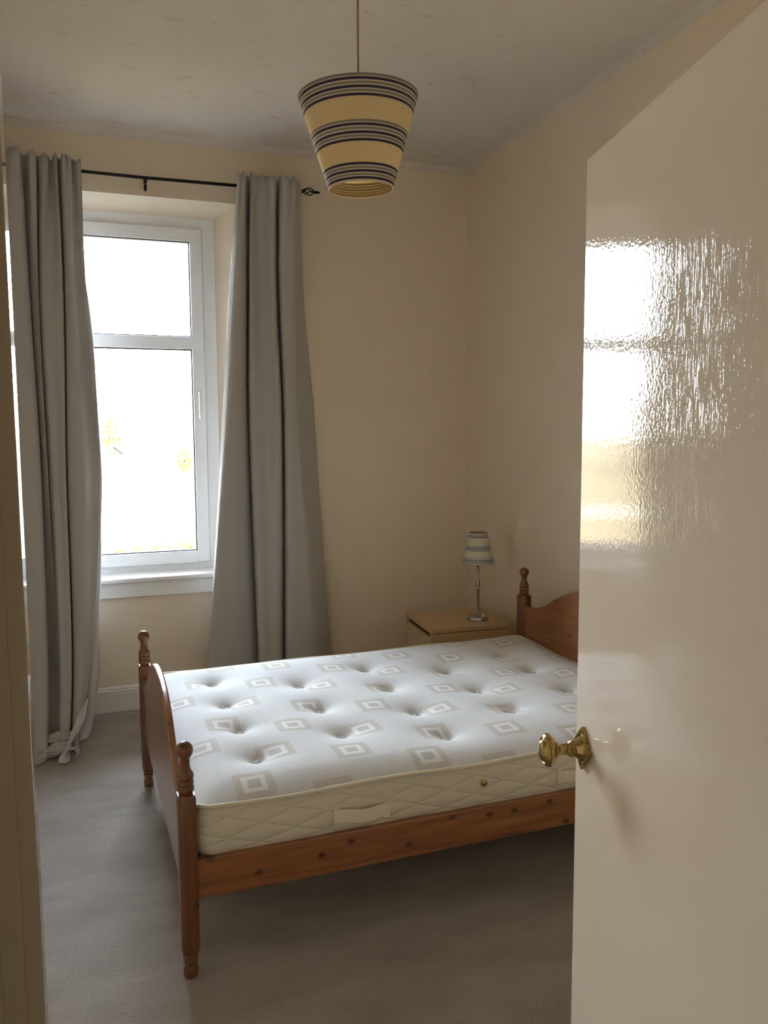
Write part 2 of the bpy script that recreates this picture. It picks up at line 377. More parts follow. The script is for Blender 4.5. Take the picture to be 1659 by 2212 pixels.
# local x runs from lock edge (0) to hinge (.70); the front faces the camera and window
lock = Vector((.787, 1.192, 0)); dirx = Vector((math.cos(DA), math.sin(DA), 0)); nrm = Vector((math.sin(DA), -math.cos(DA), 0))
if nrm.x > 0: nrm = -nrm
leafM = Matrix(((dirx.x, -nrm.x, 0, lock.x-HX), (dirx.y, -nrm.y, 0, lock.y-HY), (0, 0, 1, 0), (0, 0, 0, 1)))
def dpart(name, bm, m, parent=door, **k):
    o = build(name, bm, m, parent=parent, **k)
    if parent is door: o.matrix_local = leafM
    return o
bm = bmesh.new(); box(bm, 0, .70, 0, .038, .012, 1.98, .0022, 3)
leaf = dpart('door_leaf', bm, M_door, auto=41)
KZ = 1.008; KX = .040
fm = Matrix.Translation((KX, 0, KZ)) @ Matrix.Rotation(R(90), 4, 'X')     # lathe axis -> out of the door face
bm = bmesh.new()
# diamond backplate with stepped, beaded rim
t = bmesh.new(); h = .0375
def ringd(s, z): return [t.verts.new((s*math.cos(a), s*math.sin(a), z)) for a in (0, math.pi/2, math.pi, 3*math.pi/2)]
rs = [ringd(h, 0), ringd(h, .0045), ringd(h*.93, .0062), ringd(h*.86, .0062), ringd(h*.83, .0040), ringd(h*.3, .0048)]
for a, c in zip(rs, rs[1:]):
    for i in range(4): t.faces.new((a[i], a[(i+1) % 4], c[(i+1) % 4], c[i]))
t.faces.new(rs[0][::-1]); t.faces.new(rs[-1]); merge(bm, t, fm)
for k in range(4):
    a0, a1 = k*math.pi/2, (k+1)*math.pi/2
    for i in range(12):
        f = (i+.5)/12; p = Vector((h*.95*((1-f)*math.cos(a0)+f*math.cos(a1)), h*.95*((1-f)*math.sin(a0)+f*math.sin(a1)), .0060))
        t = bmesh.new(); bmesh.ops.create_uvsphere(t, u_segments=8, v_segments=5, radius=.0016); bmesh.ops.translate(t, vec=p, verts=t.verts); merge(bm, t, fm)
plate_o = dpart('backplate', bm, M_brass, auto=41)
bm = bmesh.new(); lathe(bm, [(.0215, .004), (.020, .007), (.0165, .013), (.0135, .017), (.0125, .020), (.0140, .021), (.0140, .0235), (.0120, .0245), (.0125, .027), (.0100, .029), (.0085, .034), (.0080, .042), (.0095, .046), (.0125, .048), (.0125, .051), (.0105, .052)], 36, fm); dpart('knob_neck', bm, M_brass, auto=50)
bm = bmesh.new(); lathe(bm, cr_spline([(0, .050), (.0105, .051), (.0180, .0525), (.0245, .0565), (.0275, .062), (.0270, .067), (.0240, .0705), (.0225, .0705), (.0215, .072), (.0205, .0712), (.0185, .0708), (.0175, .0725), (.0150, .0755), (.0080, .0785), (0, .0795)], 4), 64, fm); dpart('door_knob', bm, M_brass, auto=50)
for z_ in (KZ+.029, KZ-.029):
    bm = bmesh.new(); lathe(bm, [(.0028, .004), (.0026, .0062), (.0016, .0070), (0, .0072)], 12, Matrix.Translation((KX, 0, z_)) @ Matrix.Rotation(R(90), 4, 'X')); dpart('screw', bm, M_iron, auto=50)
for z_ in (.25, 1.72):
    bm = bmesh.new(); lathe(bm, [(.005, z_-.04), (.005, z_+.04)], 12, Matrix.Translation((.702, .036, 0))); dpart('hinge', bm, M_brass, auto=50)

# ================================================================ bed
BA = R(.75); bed = empty('bed_frame', (.231, 2.263, 0), BA)
tag(bed, 'knotty orange pine double bed frame with turned corner posts', 'bed')
BW, BL = 1.347, 1.862
def post_bm(H_sq, ztop, s=.050):
    bm = bmesh.new(); h = s/2
    # square section with chamfered ends
    t = bmesh.new(); zs = [(h*.86, .078), (h, .088), (h, H_sq-.010), (h*.90, H_sq)]
    rg = []
    for (q, z) in zs:
        c = .004
        rg.append([t.verts.new((x, y, z)) for x, y in ((q-c, -q), (q, -q+c), (q, q-c), (q-c, q), (-q+c, q), (-q, q-c), (-q, -q+c), (-q+c, -q))])
    for a, b_ in zip(rg, rg[1:]):
        for i in range(8): t.faces.new((a[i], a[(i+1) % 8], b_[(i+1) % 8], b_[i]))
    t.faces.new(rg[0][::-1]); t.faces.new(rg[-1]); merge(bm, t)
    # turned foot
    lathe(bm, [(.0175, 0), (.0200, .004), (.0215, .014), (.0205, .026), (.0170, .036), (.0172, .040), (.0205, .045), (.0215, .052), (.0200, .057), (.0180, .058), (.0210, .062), (.0225, .067), (.0210, .072), (.0185, .073), (.0215, .077), (.0220, .082)], 32)
    # turned finial: three rings, bell, neck, ball
    k = ztop-H_sq; Z = lambda f: H_sq+f*k
    lathe(bm, [(.019, Z(-.02)), (.0205, Z(.03)), (.0235, Z(.07)), (.0240, Z(.11)), (.0225, Z(.155)), (.0200, Z(.165)), (.0225, Z(.18)), (.0238, Z(.22)), (.0225, Z(.265)), (.0200, Z(.275)), (.0225, Z(.29)), (.0240, Z(.34)), (.0225, Z(.39)), (.0175, Z(.44)), (.0150, Z(.50)), (.0138, Z(.58)), (.0140, Z(.64))]
          + [(.0243*math.cos(a), Z(.825)+.172*k*math.sin(a)) for a in [R(x) for x in range(-52, 90, 12)]] + [(0, Z(1.0))], 36)
    return bm
for (x, y, hs, zt) in ((0, 0, .540, .690), (0, BW, .540, .690), (BL, 0, .703, .842), (BL, BW, .703, .842)):
    build('bed_post', post_bm(hs, zt, .050 if x == 0 else .056), P_z, bed, (x, y, 0), auto=50)
def board(curve, zb, a0, a1, bev):
    half = curve; out = half + [(BW-u, z) for u, z in reversed(half[:-1])]
    outline = [(.018, zb)] + [] ; pts = cr_spline([(u, z) for u, z in out], 8)
    t = plate(None, [(.018, zb)] + pts + [(BW-.018, zb)], a0, a1, 'x')
    top = [e for e in t.edges if all(v.co.z > zb+.02 for v in e.verts) and abs(e.verts[0].co.x-e.verts[1].co.x) < 1e-6 and len(e.link_faces) == 2]
    bmesh.ops.bevel(t, geom=top, offset=bev, segments=4, affect='EDGES', profile=.5); bm = bmesh.new(); merge(bm, t); return bm
foot = board([(.018, .500), (.06, .494), (.11, .488), (.15, .497), (.20, .522), (.30, .575), (.40, .640), (.50, .680), (.60, .697), (BW/2, .700)], .235, -.012, .012, .008)
fo = build('footboard', foot, P_y, bed, auto=41)
hb_c = [(.018, .651), (.06, .651), (.12, .657), (.21, .687), (.31, .740), (.43, .792), (.55, .832), (BW/2, .845)]
hb = build('headboard', board(hb_c, .20, BL-.016, BL+.012, .006), P_y, bed, auto=41)
# raised field of the headboard
pc = [(.075, .592), (.12, .597), (.21, .626), (.31, .680), (.43, .732), (.55, .772), (BW/2, .785)]
pc = pc + [(BW-u, z) for u, z in reversed(pc[:-1])]
t = plate(None, [(.075, .30)] + cr_spline(pc, 6) + [(BW-.075, .30)], BL-.024, BL-.010, 'x')
fe = [e for e in t.edges if all(abs(v.co.x-(BL-.024)) < 1e-5 for v in e.verts)]
bmesh.ops.bevel(t, geom=fe, offset=.010, segments=2, affect='EDGES'); bm = bmesh.new(); merge(bm, t)
build('raised_panel', bm, P_y, hb, auto=30)
for y in (0, BW):
    bm = bmesh.new(); box(bm, .02, BL-.02, y-.013, y+.011, .228, .345, .004, 3); build('side_rail', bm, P_x, bed, auto=41)
for y in (.012, BW-.034):
    bm = bmesh.new(); box(bm, .03, BL-.03, y, y+.022, .240, .268); build('slat_ledge', bm, P_x, bed)
for i in range(13):
    x = .09+i*.14; bm = bmesh.new(); box(bm, x-.034, x+.034, .016, BW-.016, .268, .286, .002); build('slat', bm, P_y, bed)

# ---------------------------------------------------------------- mattress
mt_, nt, b = mat('mattress_ticking', (.78, .77, .75), .8, spec=.04); M_matt = mt_
tcd = N(nt, 'ShaderNodeTexCoord'); sp = N(nt, 'ShaderNodeSeparateXYZ'); nt.links.new(tcd.outputs['Object'], sp.inputs[0])
def motif(ox, oy):
    yy = mth(nt, 'SUBTRACT', sp.outputs['Y'], oy); k = mth(nt, 'ROUND', mth(nt, 'DIVIDE', yy, -.2))
    dy = mth(nt, 'ADD', yy, mth(nt, 'MULTIPLY', k, .2))
    xx = mth(nt, 'ADD', mth(nt, 'SUBTRACT', sp.outputs['X'], ox), mth(nt, 'MULTIPLY', k, .110))
    dx = mth(nt, 'SUBTRACT', xx, mth(nt, 'MULTIPLY', mth(nt, 'ROUND', mth(nt, 'DIVIDE', xx, .56)), .56))
    return dx, dy
def cheb(dx, dy): return mth(nt, 'MAXIMUM', mth(nt, 'ABSOLUTE', dx), mth(nt, 'MULTIPLY', mth(nt, 'ABSOLUTE', dy), 1.0))
ds = [motif(.533, 1.170), motif(.533+.222, 1.170-.108)]
d = mth(nt, 'MINIMUM', cheb(*ds[0]), cheb(*ds[1]))
# soft woven rectangles beside the motifs
d2 = mth(nt, 'MAXIMUM', mth(nt, 'ABSOLUTE', mth(nt, 'SUBTRACT', ds[0][0], .045)), mth(nt, 'ABSOLUTE', mth(nt, 'ADD', ds[0][1], .02)))
bandr = ramp(nt, mth(nt, 'MULTIPLY', d, 10), [(0, (.56, .525, .475)), (.19, (.56, .525, .475)), (.20, (.75, .745, .73)), (.35, (.75, .745, .73)), (.36, (.575, .54, .49)), (.58, (.59, .555, .505)), (.60, (.67, .665, .655))])
line = mth(nt, 'LESS_THAN', mth(nt, 'ABSOLUTE', mth(nt, 'SUBTRACT', d2, .092)), .0013)
colr = mixc(nt, mth(nt, 'MULTIPLY', line, .5), bandr, (.60, .57, .53))
# side panels are warmer cream, with no motif
geo = N(nt, 'ShaderNodeAttribute'); geo.attribute_name = 'side'
sidec = ramp(nt, noise_n(nt, coords(nt), 3, 3), [(.3, (.66, .60, .47)), (.7, (.70, .64, .51))])
colr = mixc(nt, geo.outputs['Fac'], colr, sidec)
nt.links.new(colr, b.inputs['Base Color'])
# quilting on the sides: crossing stitched waves
wv = N(nt, 'ShaderNodeMath', operation='SINE'); 
xa_ = mth(nt, 'ADD', sp.outputs['X'], sp.outputs['Y'])
q1 = mth(nt, 'ABSOLUTE', mth(nt, 'SINE', mth(nt, 'ADD', mth(nt, 'MULTIPLY', xa_, 16), mth(nt, 'MULTIPLY', sp.outputs['Z'], 52))))
q2 = mth(nt, 'ABSOLUTE', mth(nt, 'SINE', mth(nt, 'SUBTRACT', mth(nt, 'MULTIPLY', xa_, 16), mth(nt, 'MULTIPLY', sp.outputs['Z'], 52))))
q = mth(nt, 'POWER', mth(nt, 'MINIMUM', q1, q2), .45)
hq = mth(nt, 'MULTIPLY', q, geo.outputs['Fac'])
p = bump(nt, b, hq, .55, .010)
rib = mth(nt, 'SINE', mth(nt, 'MULTIPLY', mth(nt, 'ADD', sp.outputs['X'], mth(nt, 'MULTIPLY', sp.outputs['Y'], .5)), 900))
ribf = mth(nt, 'MULTIPLY', rib, mth(nt, 'LESS_THAN', d2, .09))
p = bump(nt, b, ribf, .10, .0012, p)
bump(nt, b, noise_n(nt, coords(nt), 9, 3), .18, .012, p)

mtx0, mtx1, mty0, mty1 = .022, BL-.028, -.002, BW+.004
ZP, ZB = .488, .290
TA = [(.25, y) for y in (1.095, .805, .520, .247)] + [(.905, y) for y in (1.055, .775, .49, .225)] + [(1.578, y) for y in (1.04, .785, .50, .235)]
TB = [(.575, y) for y in (.925, .630, .365)] + [(1.238, y) for y in (.92, .635, .37)]
tufts = TA + TB
def ztop(x, y):
    ex = max(min(x-mtx0, mtx1-x), 0); ey = max(min(y-mty0, mty1-y), 0); e = min(ex, ey)
    z = ZP + .042*(1-math.exp(-ex/.06))*(1-math.exp(-ey/.07)) + .006*math.sin(x*3.1+y)*min(1, e/.1)
    z += .006*math.sin(5.3*x+1)*math.sin(4.7*y)*min(1, e/.15)
    for tx, ty in tufts:
        dx, dy = x-tx, y-ty; r2 = dx*dx+dy*dy
        if r2 < .25:
            rr = math.sqrt(r2); an = math.atan2(dy, dx)
            z -= .014*math.exp(-rr/.016) + .044*math.exp(-rr/.080)
    return z
bm = bmesh.new(); sl_ = bm.verts.layers.float.new('side'); NX, NY = 260, 194; rc = .05
G = {}
def rmap(x, y):
    cx = min(max(x, mtx0+rc), mtx1-rc); cy = min(max(y, mty0+rc), mty1-rc); vx, vy = x-cx, y-cy
    m_ = max(abs(vx), abs(vy)); l = math.hypot(vx, vy)
    if abs(vx) > 1e-9 and abs(vy) > 1e-9: vx, vy = vx*m_/l, vy*m_/l
    return cx+vx, cy+vy
for i in range(NX+1):
    for j in range(NY+1):
        x, y = rmap(mtx0+(mtx1-mtx0)*i/NX, mty0+(mty1-mty0)*j/NY)
        G[i, j] = bm.verts.new((x, y, ztop(x, y)))
for i in range(NX):
    for j in range(NY): bm.faces.new((G[i, j], G[i+1, j], G[i+1, j+1], G[i, j+1]))
per = [(i, 0) for i in range(NX)] + [(NX, j) for j in range(NY)] + [(i, NY) for i in range(NX, 0, -1)] + [(0, j) for j in range(NY, 0, -1)]
cx, cy = (mtx0+mtx1)/2, (mty0+mty1)/2
rings = [[G[k] for k in per]]; perim = [v.co.copy() for v in rings[0]]
npn = len(perim)
def outn(i):
    t_ = perim[(i+1) % npn]-perim[i-1]; n_ = Vector((t_.y, -t_.x, 0)); return n_.normalized()
prof = [(-.006, .001), (-.0062, -.006), (.001, -.012), (.006, -.035), (.009, -.07), (.0085, -.10), (.002, -.128), (-.008, -.143), (-.014, -.160), (-.012, ZB-ZP+.010), (-.020, ZB-ZP)]
for (o_, dz) in prof:
    rg = []
    for i, pnt in enumerate(perim):
        wob = .0022*math.sin(i*.05)+.0010*math.sin(i*.17+1)
        v = bm.verts.new((pnt+outn(i)*(o_+wob*(1 if dz < -.03 else .3)))+Vector((0, 0, dz+(.003*math.sin(i*.07+2) if dz > -.02 else 0)))); v[sl_] = 1 if dz < -.011 else 0; rg.append(v)
    a = rings[-1]
    for i in range(npn): bm.faces.new((a[i], rg[i], rg[(i+1) % npn], a[(i+1) % npn]))
    rings.append(rg)
bm.faces.new(rings[-1])
bmesh.ops.recalc_face_normals(bm, faces=bm.faces)
mtr = build('mattress', bm, M_matt, None, (.231, 2.263, 0), BA, smooth=True)
tag(mtr, 'bare white tufted mattress with beige square motifs lying on the pine bed', 'mattress')
# piping cord around the top edge
M_pipe = mat('cream_piping', (.74, .66, .50), .6)[0]
bm = bmesh.new(); pts = [perim[i]+outn(i)*(.0015)+Vector((0, 0, .001+.003*math.sin(i*.07+2))) for i in range(npn)]; pts.append(pts[0]); pts.append(pts[1])
tube(bm, pts, .0058, 8); build('piping', bm, M_pipe, mtr, smooth=True)
# tufts
M_tuft = mat('tuft_wool', (.62, .63, .62), .9)[0]
for n_, (tx, ty) in enumerate(tufts):
    bm = bmesh.new()
    for k in range(5):
        t = bmesh.new(); bmesh.ops.create_icosphere(t, subdivisions=2, radius=.0075)
        for v in t.verts: v.co *= 1+.25*noise.noise(v.co*300+Vector((n_, k, 0)))
        an = k*1.256+n_; bmesh.ops.translate(t, vec=(tx+.0085*math.cos(an), ty+.0085*math.sin(an), ztop(tx, ty)+.013+.003*(k % 2)), verts=t.verts); merge(bm, t)
    build('tuft', bm, M_tuft, mtr, smooth=True)
# side handles and air vent on the near side
def handle(x0):
    bm = bmesh.new(); n = 24; t = bmesh.new(); A = []
    for i in range(n+1):
        u = i/n; bul = .010*math.sin(math.pi*u)**.6+.0035
        A.append([t.verts.new((x0+.165*u, mty0-.010-bul-(0.0012 if k in (1, 2) else 0), .380+k*.0135-.006*u+.003*math.sin(9*u))) for k in range(4)])
    for a, b_ in zip(A, A[1:]):
        for k in range(3): t.faces.new((a[k], b_[k], b_[k+1], a[k+1]))
    bmesh.ops.recalc_face_normals(t, faces=t.faces)
    r_ = bmesh.ops.extrude_face_region(t, geom=t.faces[:]); bmesh.ops.translate(t, vec=(0, .003, 0), verts=[g for g in r_['geom'] if isinstance(g, bmesh.types.BMVert)])
    merge(bm, t); box(bm, x0-.006, x0+.014, mty0-.017, mty0-.006, .378, .424, .002); box(bm, x0+.151, x0+.172, mty0-.017, mty0-.006, .372, .418, .002)
    build('mattress_handle', bm, M_pipe, mtr, auto=50)
handle(.43); handle(1.20)
bm = bmesh.new(); lathe(bm, [(.0115, 0), (.0115, .003), (.0085, .0045), (.006, .0035), (.0035, .0045), (0, .005)], 24, Matrix.Translation((.925, mty0-.009, .424)) @ Matrix.Rotation(R(90), 4, 'X'))
build('air_vent', bm, M_brass, mtr, auto=50)

# ================================================================ nightstand
NSA = R(-4.0)
ns = empty('nightstand', (1.905, 4.075, 0), NSA); tag(ns, 'birch veneer bedside cabinet in the corner behind the bed', 'cabinet')
W2, D2, H2 = .215, .225, .50      # half width (room y), half depth (room x), height ; drawer faces -x
bm = bmesh.new(); box(bm, -D2+.022, D2, -W2, W2, 0, H2-.026, .001); box(bm, -D2+.002, -D2+.023, -W2, -W2+.016, 0, H2-.022, .0008); box(bm, -D2+.002, -D2+.023, W2-.016, W2, 0, H2-.022, .0008); build('cabinet_body', bm, V_x, ns, auto=41)
bm = bmesh.new(); box(bm, -D2, D2, -W2, W2, H2-.022, H2, .0012); build('cabinet_top', bm, V_x, ns, auto=41)
bm = bmesh.new(); box(bm, -D2+.017, -D2+.0225, -W2+.0165, W2-.0165, H2-.060, H2-.0225); build('finger_gap_shade', bm, mat('painted_gap_shade', (.03, .02, .015), .8)[0], ns)  # near-black strip, paints the shade inside the slot above the drawer
for (z0_, z1_) in ((.25, H2-.046), (.03, .245)):
    bm = bmesh.new(); box(bm, -D2+.002, -D2+.0215, -W2+.018, W2-.018, z0_, z1_, .001); build('drawer_front', bm, V_y, ns, auto=41)

# ---------------------------------------------------------------- striped shades
def shade_bm(r_top, r_bot, h, bands, seg=72, th=.0012):
    """bands: list of (fraction from the top, material index) ; each band runs to the next entry"""
    P, Mi = [], []
    for k, (f, mi) in enumerate(bands):
        P.append((r_top+(r_bot-r_top)*f, h*(1-f)))
        if k < len(bands)-1: Mi.append(mi)
    inner = [(r-th, z) for r, z in reversed(P)]; mi2 = list(reversed(Mi))
    mi2 = [4 if q in (0, 3) else 5 for q in mi2]
    prof = P+inner+[P[0]]; mats = Mi+[bands[-1][1]]+mi2+[bands[0][1]]
    bm = bmesh.new(); lathe(bm, prof, seg, None, mats, cap=False); bmesh.ops.remove_doubles(bm, verts=bm.verts, dist=1e-5); bmesh.ops.recalc_face_normals(bm, faces=bm.faces); return bm
def bands_from(centres, hw, grey_hw):
    ev = []
    for f, c in centres:
        w_ = grey_hw if c == 1 else hw
        ev.append((max(f-w_, 0), c)); ev.append((min(f+w_, 1), None))
    return ev
# pendant: 0 cream 1 grey 2 navy 3 pale
cs = [(.012, 1), (.046, 2), (.084, 1), (.120, 2), (.155, 1), (.191, 2), (.427, 1), (.461, 2), (.497, 1), (.535, 2), (.569, 1), (.605, 2), (.829, 2), (.865, 1), (.899, 2), (.933, 1), (.966, 2)]
B_ = [(0, 1)]; 
for i, (f, c) in enumerate(cs):
    hw = .0125 if c == 2 else .010
    if i == 0: B_.append((.024, 3)); continue
    B_.append((f-hw, c)); nx = cs[i+1][0] if i+1 < len(cs) else 1
    B_.append((f+hw, 0 if nx-f > .1 else 3))
B_.append((.986, 3)); B_.append((1, 3))
PL = empty('pendant_light', (.800, 2.40, 2.250)); tag(PL, 'striped cream and navy cone pendant shade hanging from the ceiling', 'ceiling lamp')
bm = shade_bm(.176, .0955, .262, B_)
sh_ = build('lamp_shade', bm, [S_cream, S_grey, S_navy, S_pale, S_in, S_in2], PL, (.006, 0, 0), auto=50); sh_.rotation_euler.y = -.027
bm = bmesh.new(); tube(bm, [(0, 0, ZC-2.250), (.0012, 0, .55), (0, 0, .225)], .0024, 8)
for ph in (0, math.pi): tube(bm, [(.0020*math.cos(k*.9+ph), .0020*math.sin(k*.9+ph), .23+k*(ZC-2.250-.235)/260) for k in range(261)], .0015, 5)
build('cord', bm, M_cord, PL, smooth=True)
bm = bmesh.new(); lathe(bm, [(.045, ZC-2.250), (.045, ZC-2.262), (.03, ZC-2.275), (.008, ZC-2.285)], 32); build('ceiling_rose', bm, M_white, PL, auto=50)
bm = bmesh.new(); lathe(bm, [(.006, .232), (.012, .222), (.014, .195), (.020, .19), (.020, .165), (.015, .16)], 28); build('lamp_holder', bm, M_white, PL, auto=50)
bm = bmesh.new()
for a in (0, 2.09, 4.19): tube(bm, [(.018*math.cos(a), .018*math.sin(a), .17), (.1705*math.cos(a), .1705*math.sin(a), .255)], .0016, 6)
n = 48; tube(bm, [(.1705*math.cos(2*math.pi*i/n), .1705*math.sin(2*math.pi*i/n), .256) for i in range(n+2)], .0016, 6)
build('shade_carrier', bm, M_white, sh_, smooth=True); bm = bmesh.new()
n = 48; tube(bm, [(.0943*math.cos(2*math.pi*i/n), .0943*math.sin(2*math.pi*i/n), .0025) for i in range(n+2)], .0012, 6)
build('lower_ring', bm, S_pale, sh_, smooth=True)
# table lamp
TL = empty('table_lamp', (1.998, 4.0, .50)); tag(TL, 'small table lamp with striped shade on the bedside cabinet', 'table lamp')
bm = bmesh.new(); lathe(bm, [(.0585, 0), (.0585, .016), (.056, .021), (.052, .022), (.046, .020), (.030, .023), (.014, .030), (.010, .036), (0, .036)], 44); build('lamp_base', bm, M_steel, TL, auto=50)
bm = bmesh.new(); lathe(bm, [(.009, .03), (.0075, .045), (.0065, .06), (.0085, .165), (.0115, .172), (.009, .178), (.0105, .184), (.0125, .196), (.0105, .210), (.0078, .218), (.0066, .224), (.0066, .300), (.009, .304), (.009, .310), (.012, .316), (.012, .36), (0, .362)], 28); build('lamp_stem', bm, M_steel, TL, auto=50)
bm = bmesh.new(); lathe(bm, [(.006, .022), (.006, .034), (.004, .038), (0, .038)], 14, Matrix.Translation((.016, -.035, 0))); build('lamp_switch', bm, M_white, TL, auto=50)
cs2 = [(.012, 1), (.075, 2), (.105, 1), (.135, 2), (.40, 1), (.455, 2), (.485, 1), (.525, 2), (.565, 1), (.79, 1), (.855, 2), (.885, 1), (.925, 2), (.985, 1)]
B2 = [(0, 1)]
for i, (f, c) in enumerate(cs2):
    hw = .011
    if i == 0: B2.append((.024, 3)); continue
    B2.append((f-hw, c)); nx = cs2[i+1][0] if i+1 < len(cs2) else 1
    if i < len(cs2)-1: B2.append((f+hw, 0 if nx-f > .12 else 3))
B2.append((1, 1))
o = build('lamp_shade', shade_bm(.048, .087, .166, B2, 56), [shade('small_cream', (.74, .68, .54), (.7, .6, .4), .15), shade('small_grey', (.34, .36, .36), (.3, .3, .25), .1), shade('small_navy', (.05, .06, .15), (.05, .05, .1), .1), shade('small_pale', (.72, .70, .62), (.7, .6, .4), .15), S_in, S_in2], TL, (0, 0, .314), auto=50)

# ================================================================ curtain pole
CP = empty('curtain_pole', (.33, 4.58, 2.846)); tag(CP, 'black iron curtain pole with cage finial above the window', 'curtain pole')
def cpart(name, bm, m=M_iron, **k):
    for v in bm.verts: v.co -= Vector((.33, 4.58, 2.846))
    return build(name, bm, m, CP, **k)
bm = bmesh.new(); tube(bm, [(-.62, 4.58, 2.850), (-.1, 4.58, 2.846), (.36, 4.58, 2.842), (1.195, 4.58, 2.850)], .0085, 14); cpart('pole', bm, smooth=True)
for sx_, x0_ in ((1, 1.195), (-1, -.62)):
    bm = bmesh.new(); L_ = .062
    for k in range(4):
        pts = []
        for i in range(17):
            u = i/16; r_ = .003+.0175*math.sin(math.pi*u)**.8; a = k*math.pi/2+u*math.pi*.9
            pts.append((x0_+sx_*(.006+L_*u), 4.58+r_*math.cos(a), 2.850+r_*math.sin(a)))
        tube(bm, pts, .0030, 6)
    tube(bm, [(x0_-sx_*.004, 4.58, 2.85), (x0_+sx_*.008, 4.58, 2.85)], .010, 14)
    tube(bm, [(x0_+sx_*(.062+.004*i), 4.58, 2.85) for i in range(11)], [.0085-.0003*i+(.0010 if i % 2 else 0) for i in range(9)]+[.0045, .0035], 10)
    cpart('finial', bm, auto=60)
for bx in (.366, 1.10, -.52):
    bm = bmesh.new(); box(bm, bx-.007, bx+.007, 4.665, YB+.001, 2.80, 2.875, .002); tube(bm, [(bx, 4.668, 2.83), (bx, 4.61, 2.828), (bx, 4.592, 2.832)], .005, 8)
    tube(bm, [(bx, 4.58+.012*math.cos(a), 2.844+.012*math.sin(a)) for a in [R(180+t_*20) for t_ in range(0, 10)]], .0035, 6); cpart('bracket', bm, auto=60)

# ================================================================ curtains
CL = [
 [(-0.5800, 4.5500, 2.890), (-0.5971, 4.5500, 2.200), (-0.5986, 4.5300, 1.360), (-0.5631, 4.3300, 0.400), (-0.5564, 4.1100, 0.030)],
 [(-0.4337, 4.4825, 2.890), (-0.4587, 4.4825, 2.200), (-0.4684, 4.4630, 1.360), (-0.4662, 4.2683, 0.400), (-0.4735, 4.0541, 0.030)],
 [(-0.3642, 4.5905, 2.890), (-0.3876, 4.5905, 2.200), (-0.3951, 4.5715, 1.360), (-0.3941, 4.3820, 0.400), (-0.4055, 4.1736, 0.030)],
 [(-0.3044, 4.4893, 2.890), (-0.3266, 4.4825, 2.200), (-0.3235, 4.4641, 1.360), (-0.3018, 4.2798, 0.400), (-0.3029, 4.0771, 0.030)],
 [(-0.2327, 4.4825, 2.890), (-0.2272, 4.4825, 2.200), (-0.2134, 4.4646, 1.360), (-0.2123, 4.2856, 0.400), (-0.2190, 4.0887, 0.030)],
 [(-0.2272, 4.5905, 2.890), (-0.2188, 4.5972, 2.200), (-0.2056, 4.5799, 1.360), (-0.2132, 4.4264, 0.400), (-0.2182, 4.2352, 0.030)],
 [(-0.1890, 4.5095, 2.890), (-0.2063, 4.5635, 2.200), (-0.1932, 4.5466, 1.360), (-0.2013, 4.4592, 0.400), (-0.2089, 4.2738, 0.030)],
 [(-0.1599, 4.5095, 2.890), (-0.1778, 4.5500, 2.200), (-0.1731, 4.5337, 1.360), (-0.1651, 4.4244, 0.400), (-0.1741, 4.2449, 0.030)],
 [(-0.1554, 4.5905, 2.890), (-0.1737, 4.5770, 2.200), (-0.1675, 4.5612, 1.360), (-0.1580, 4.4032, 0.400), (-0.1674, 4.2294, 0.030)],
 [(-0.1265, 4.5095, 2.890), (-0.1569, 4.5095, 2.200), (-0.1500, 4.4942, 1.360), (-0.1482, 4.3550, 0.400), (-0.1600, 4.1869, 0.030)],
 [(-0.0927, 4.5702, 2.890), (-0.1146, 4.5230, 2.200), (-0.1220, 4.5082, 1.360), (-0.1223, 4.3607, 0.400), (-0.1392, 4.1985, 0.030)],
 [(-0.0654, 4.5095, 2.890), (-0.0647, 4.5095, 2.200), (-0.0866, 4.4953, 1.360), (-0.0962, 4.3665, 0.400), (-0.1182, 4.2100, 0.030)],
 [(-0.0589, 4.5905, 2.890), (-0.0587, 4.5905, 2.200), (-0.0825, 4.5768, 1.360), (-0.0903, 4.4398, 0.400), (-0.1128, 4.2891, 0.030)],
 [(-0.0399, 4.5095, 2.890), (-0.0474, 4.5095, 2.200), (-0.0669, 4.4963, 1.360), (-0.0787, 4.3646, 0.400), (-0.1034, 4.2196, 0.030)],
 [(-0.0037, 4.5095, 2.890), (-0.0126, 4.4960, 2.200), (-0.0004, 4.4833, 1.360), (-0.0391, 4.3434, 0.400), (-0.0841, 4.2042, 0.030)],
 [(0.0085, 4.5770, 2.890), (0.0068, 4.5500, 2.200), (0.0380, 4.5379, 1.360), (-0.0169, 4.3761, 0.400), (-0.0757, 4.2428, 0.030)],
 [(0.0479, 4.5230, 2.890), (0.0490, 4.5770, 2.200), (0.0793, 4.5654, 1.360), (0.0011, 4.3954, 0.400), (-0.0714, 4.2678, 0.030)]]
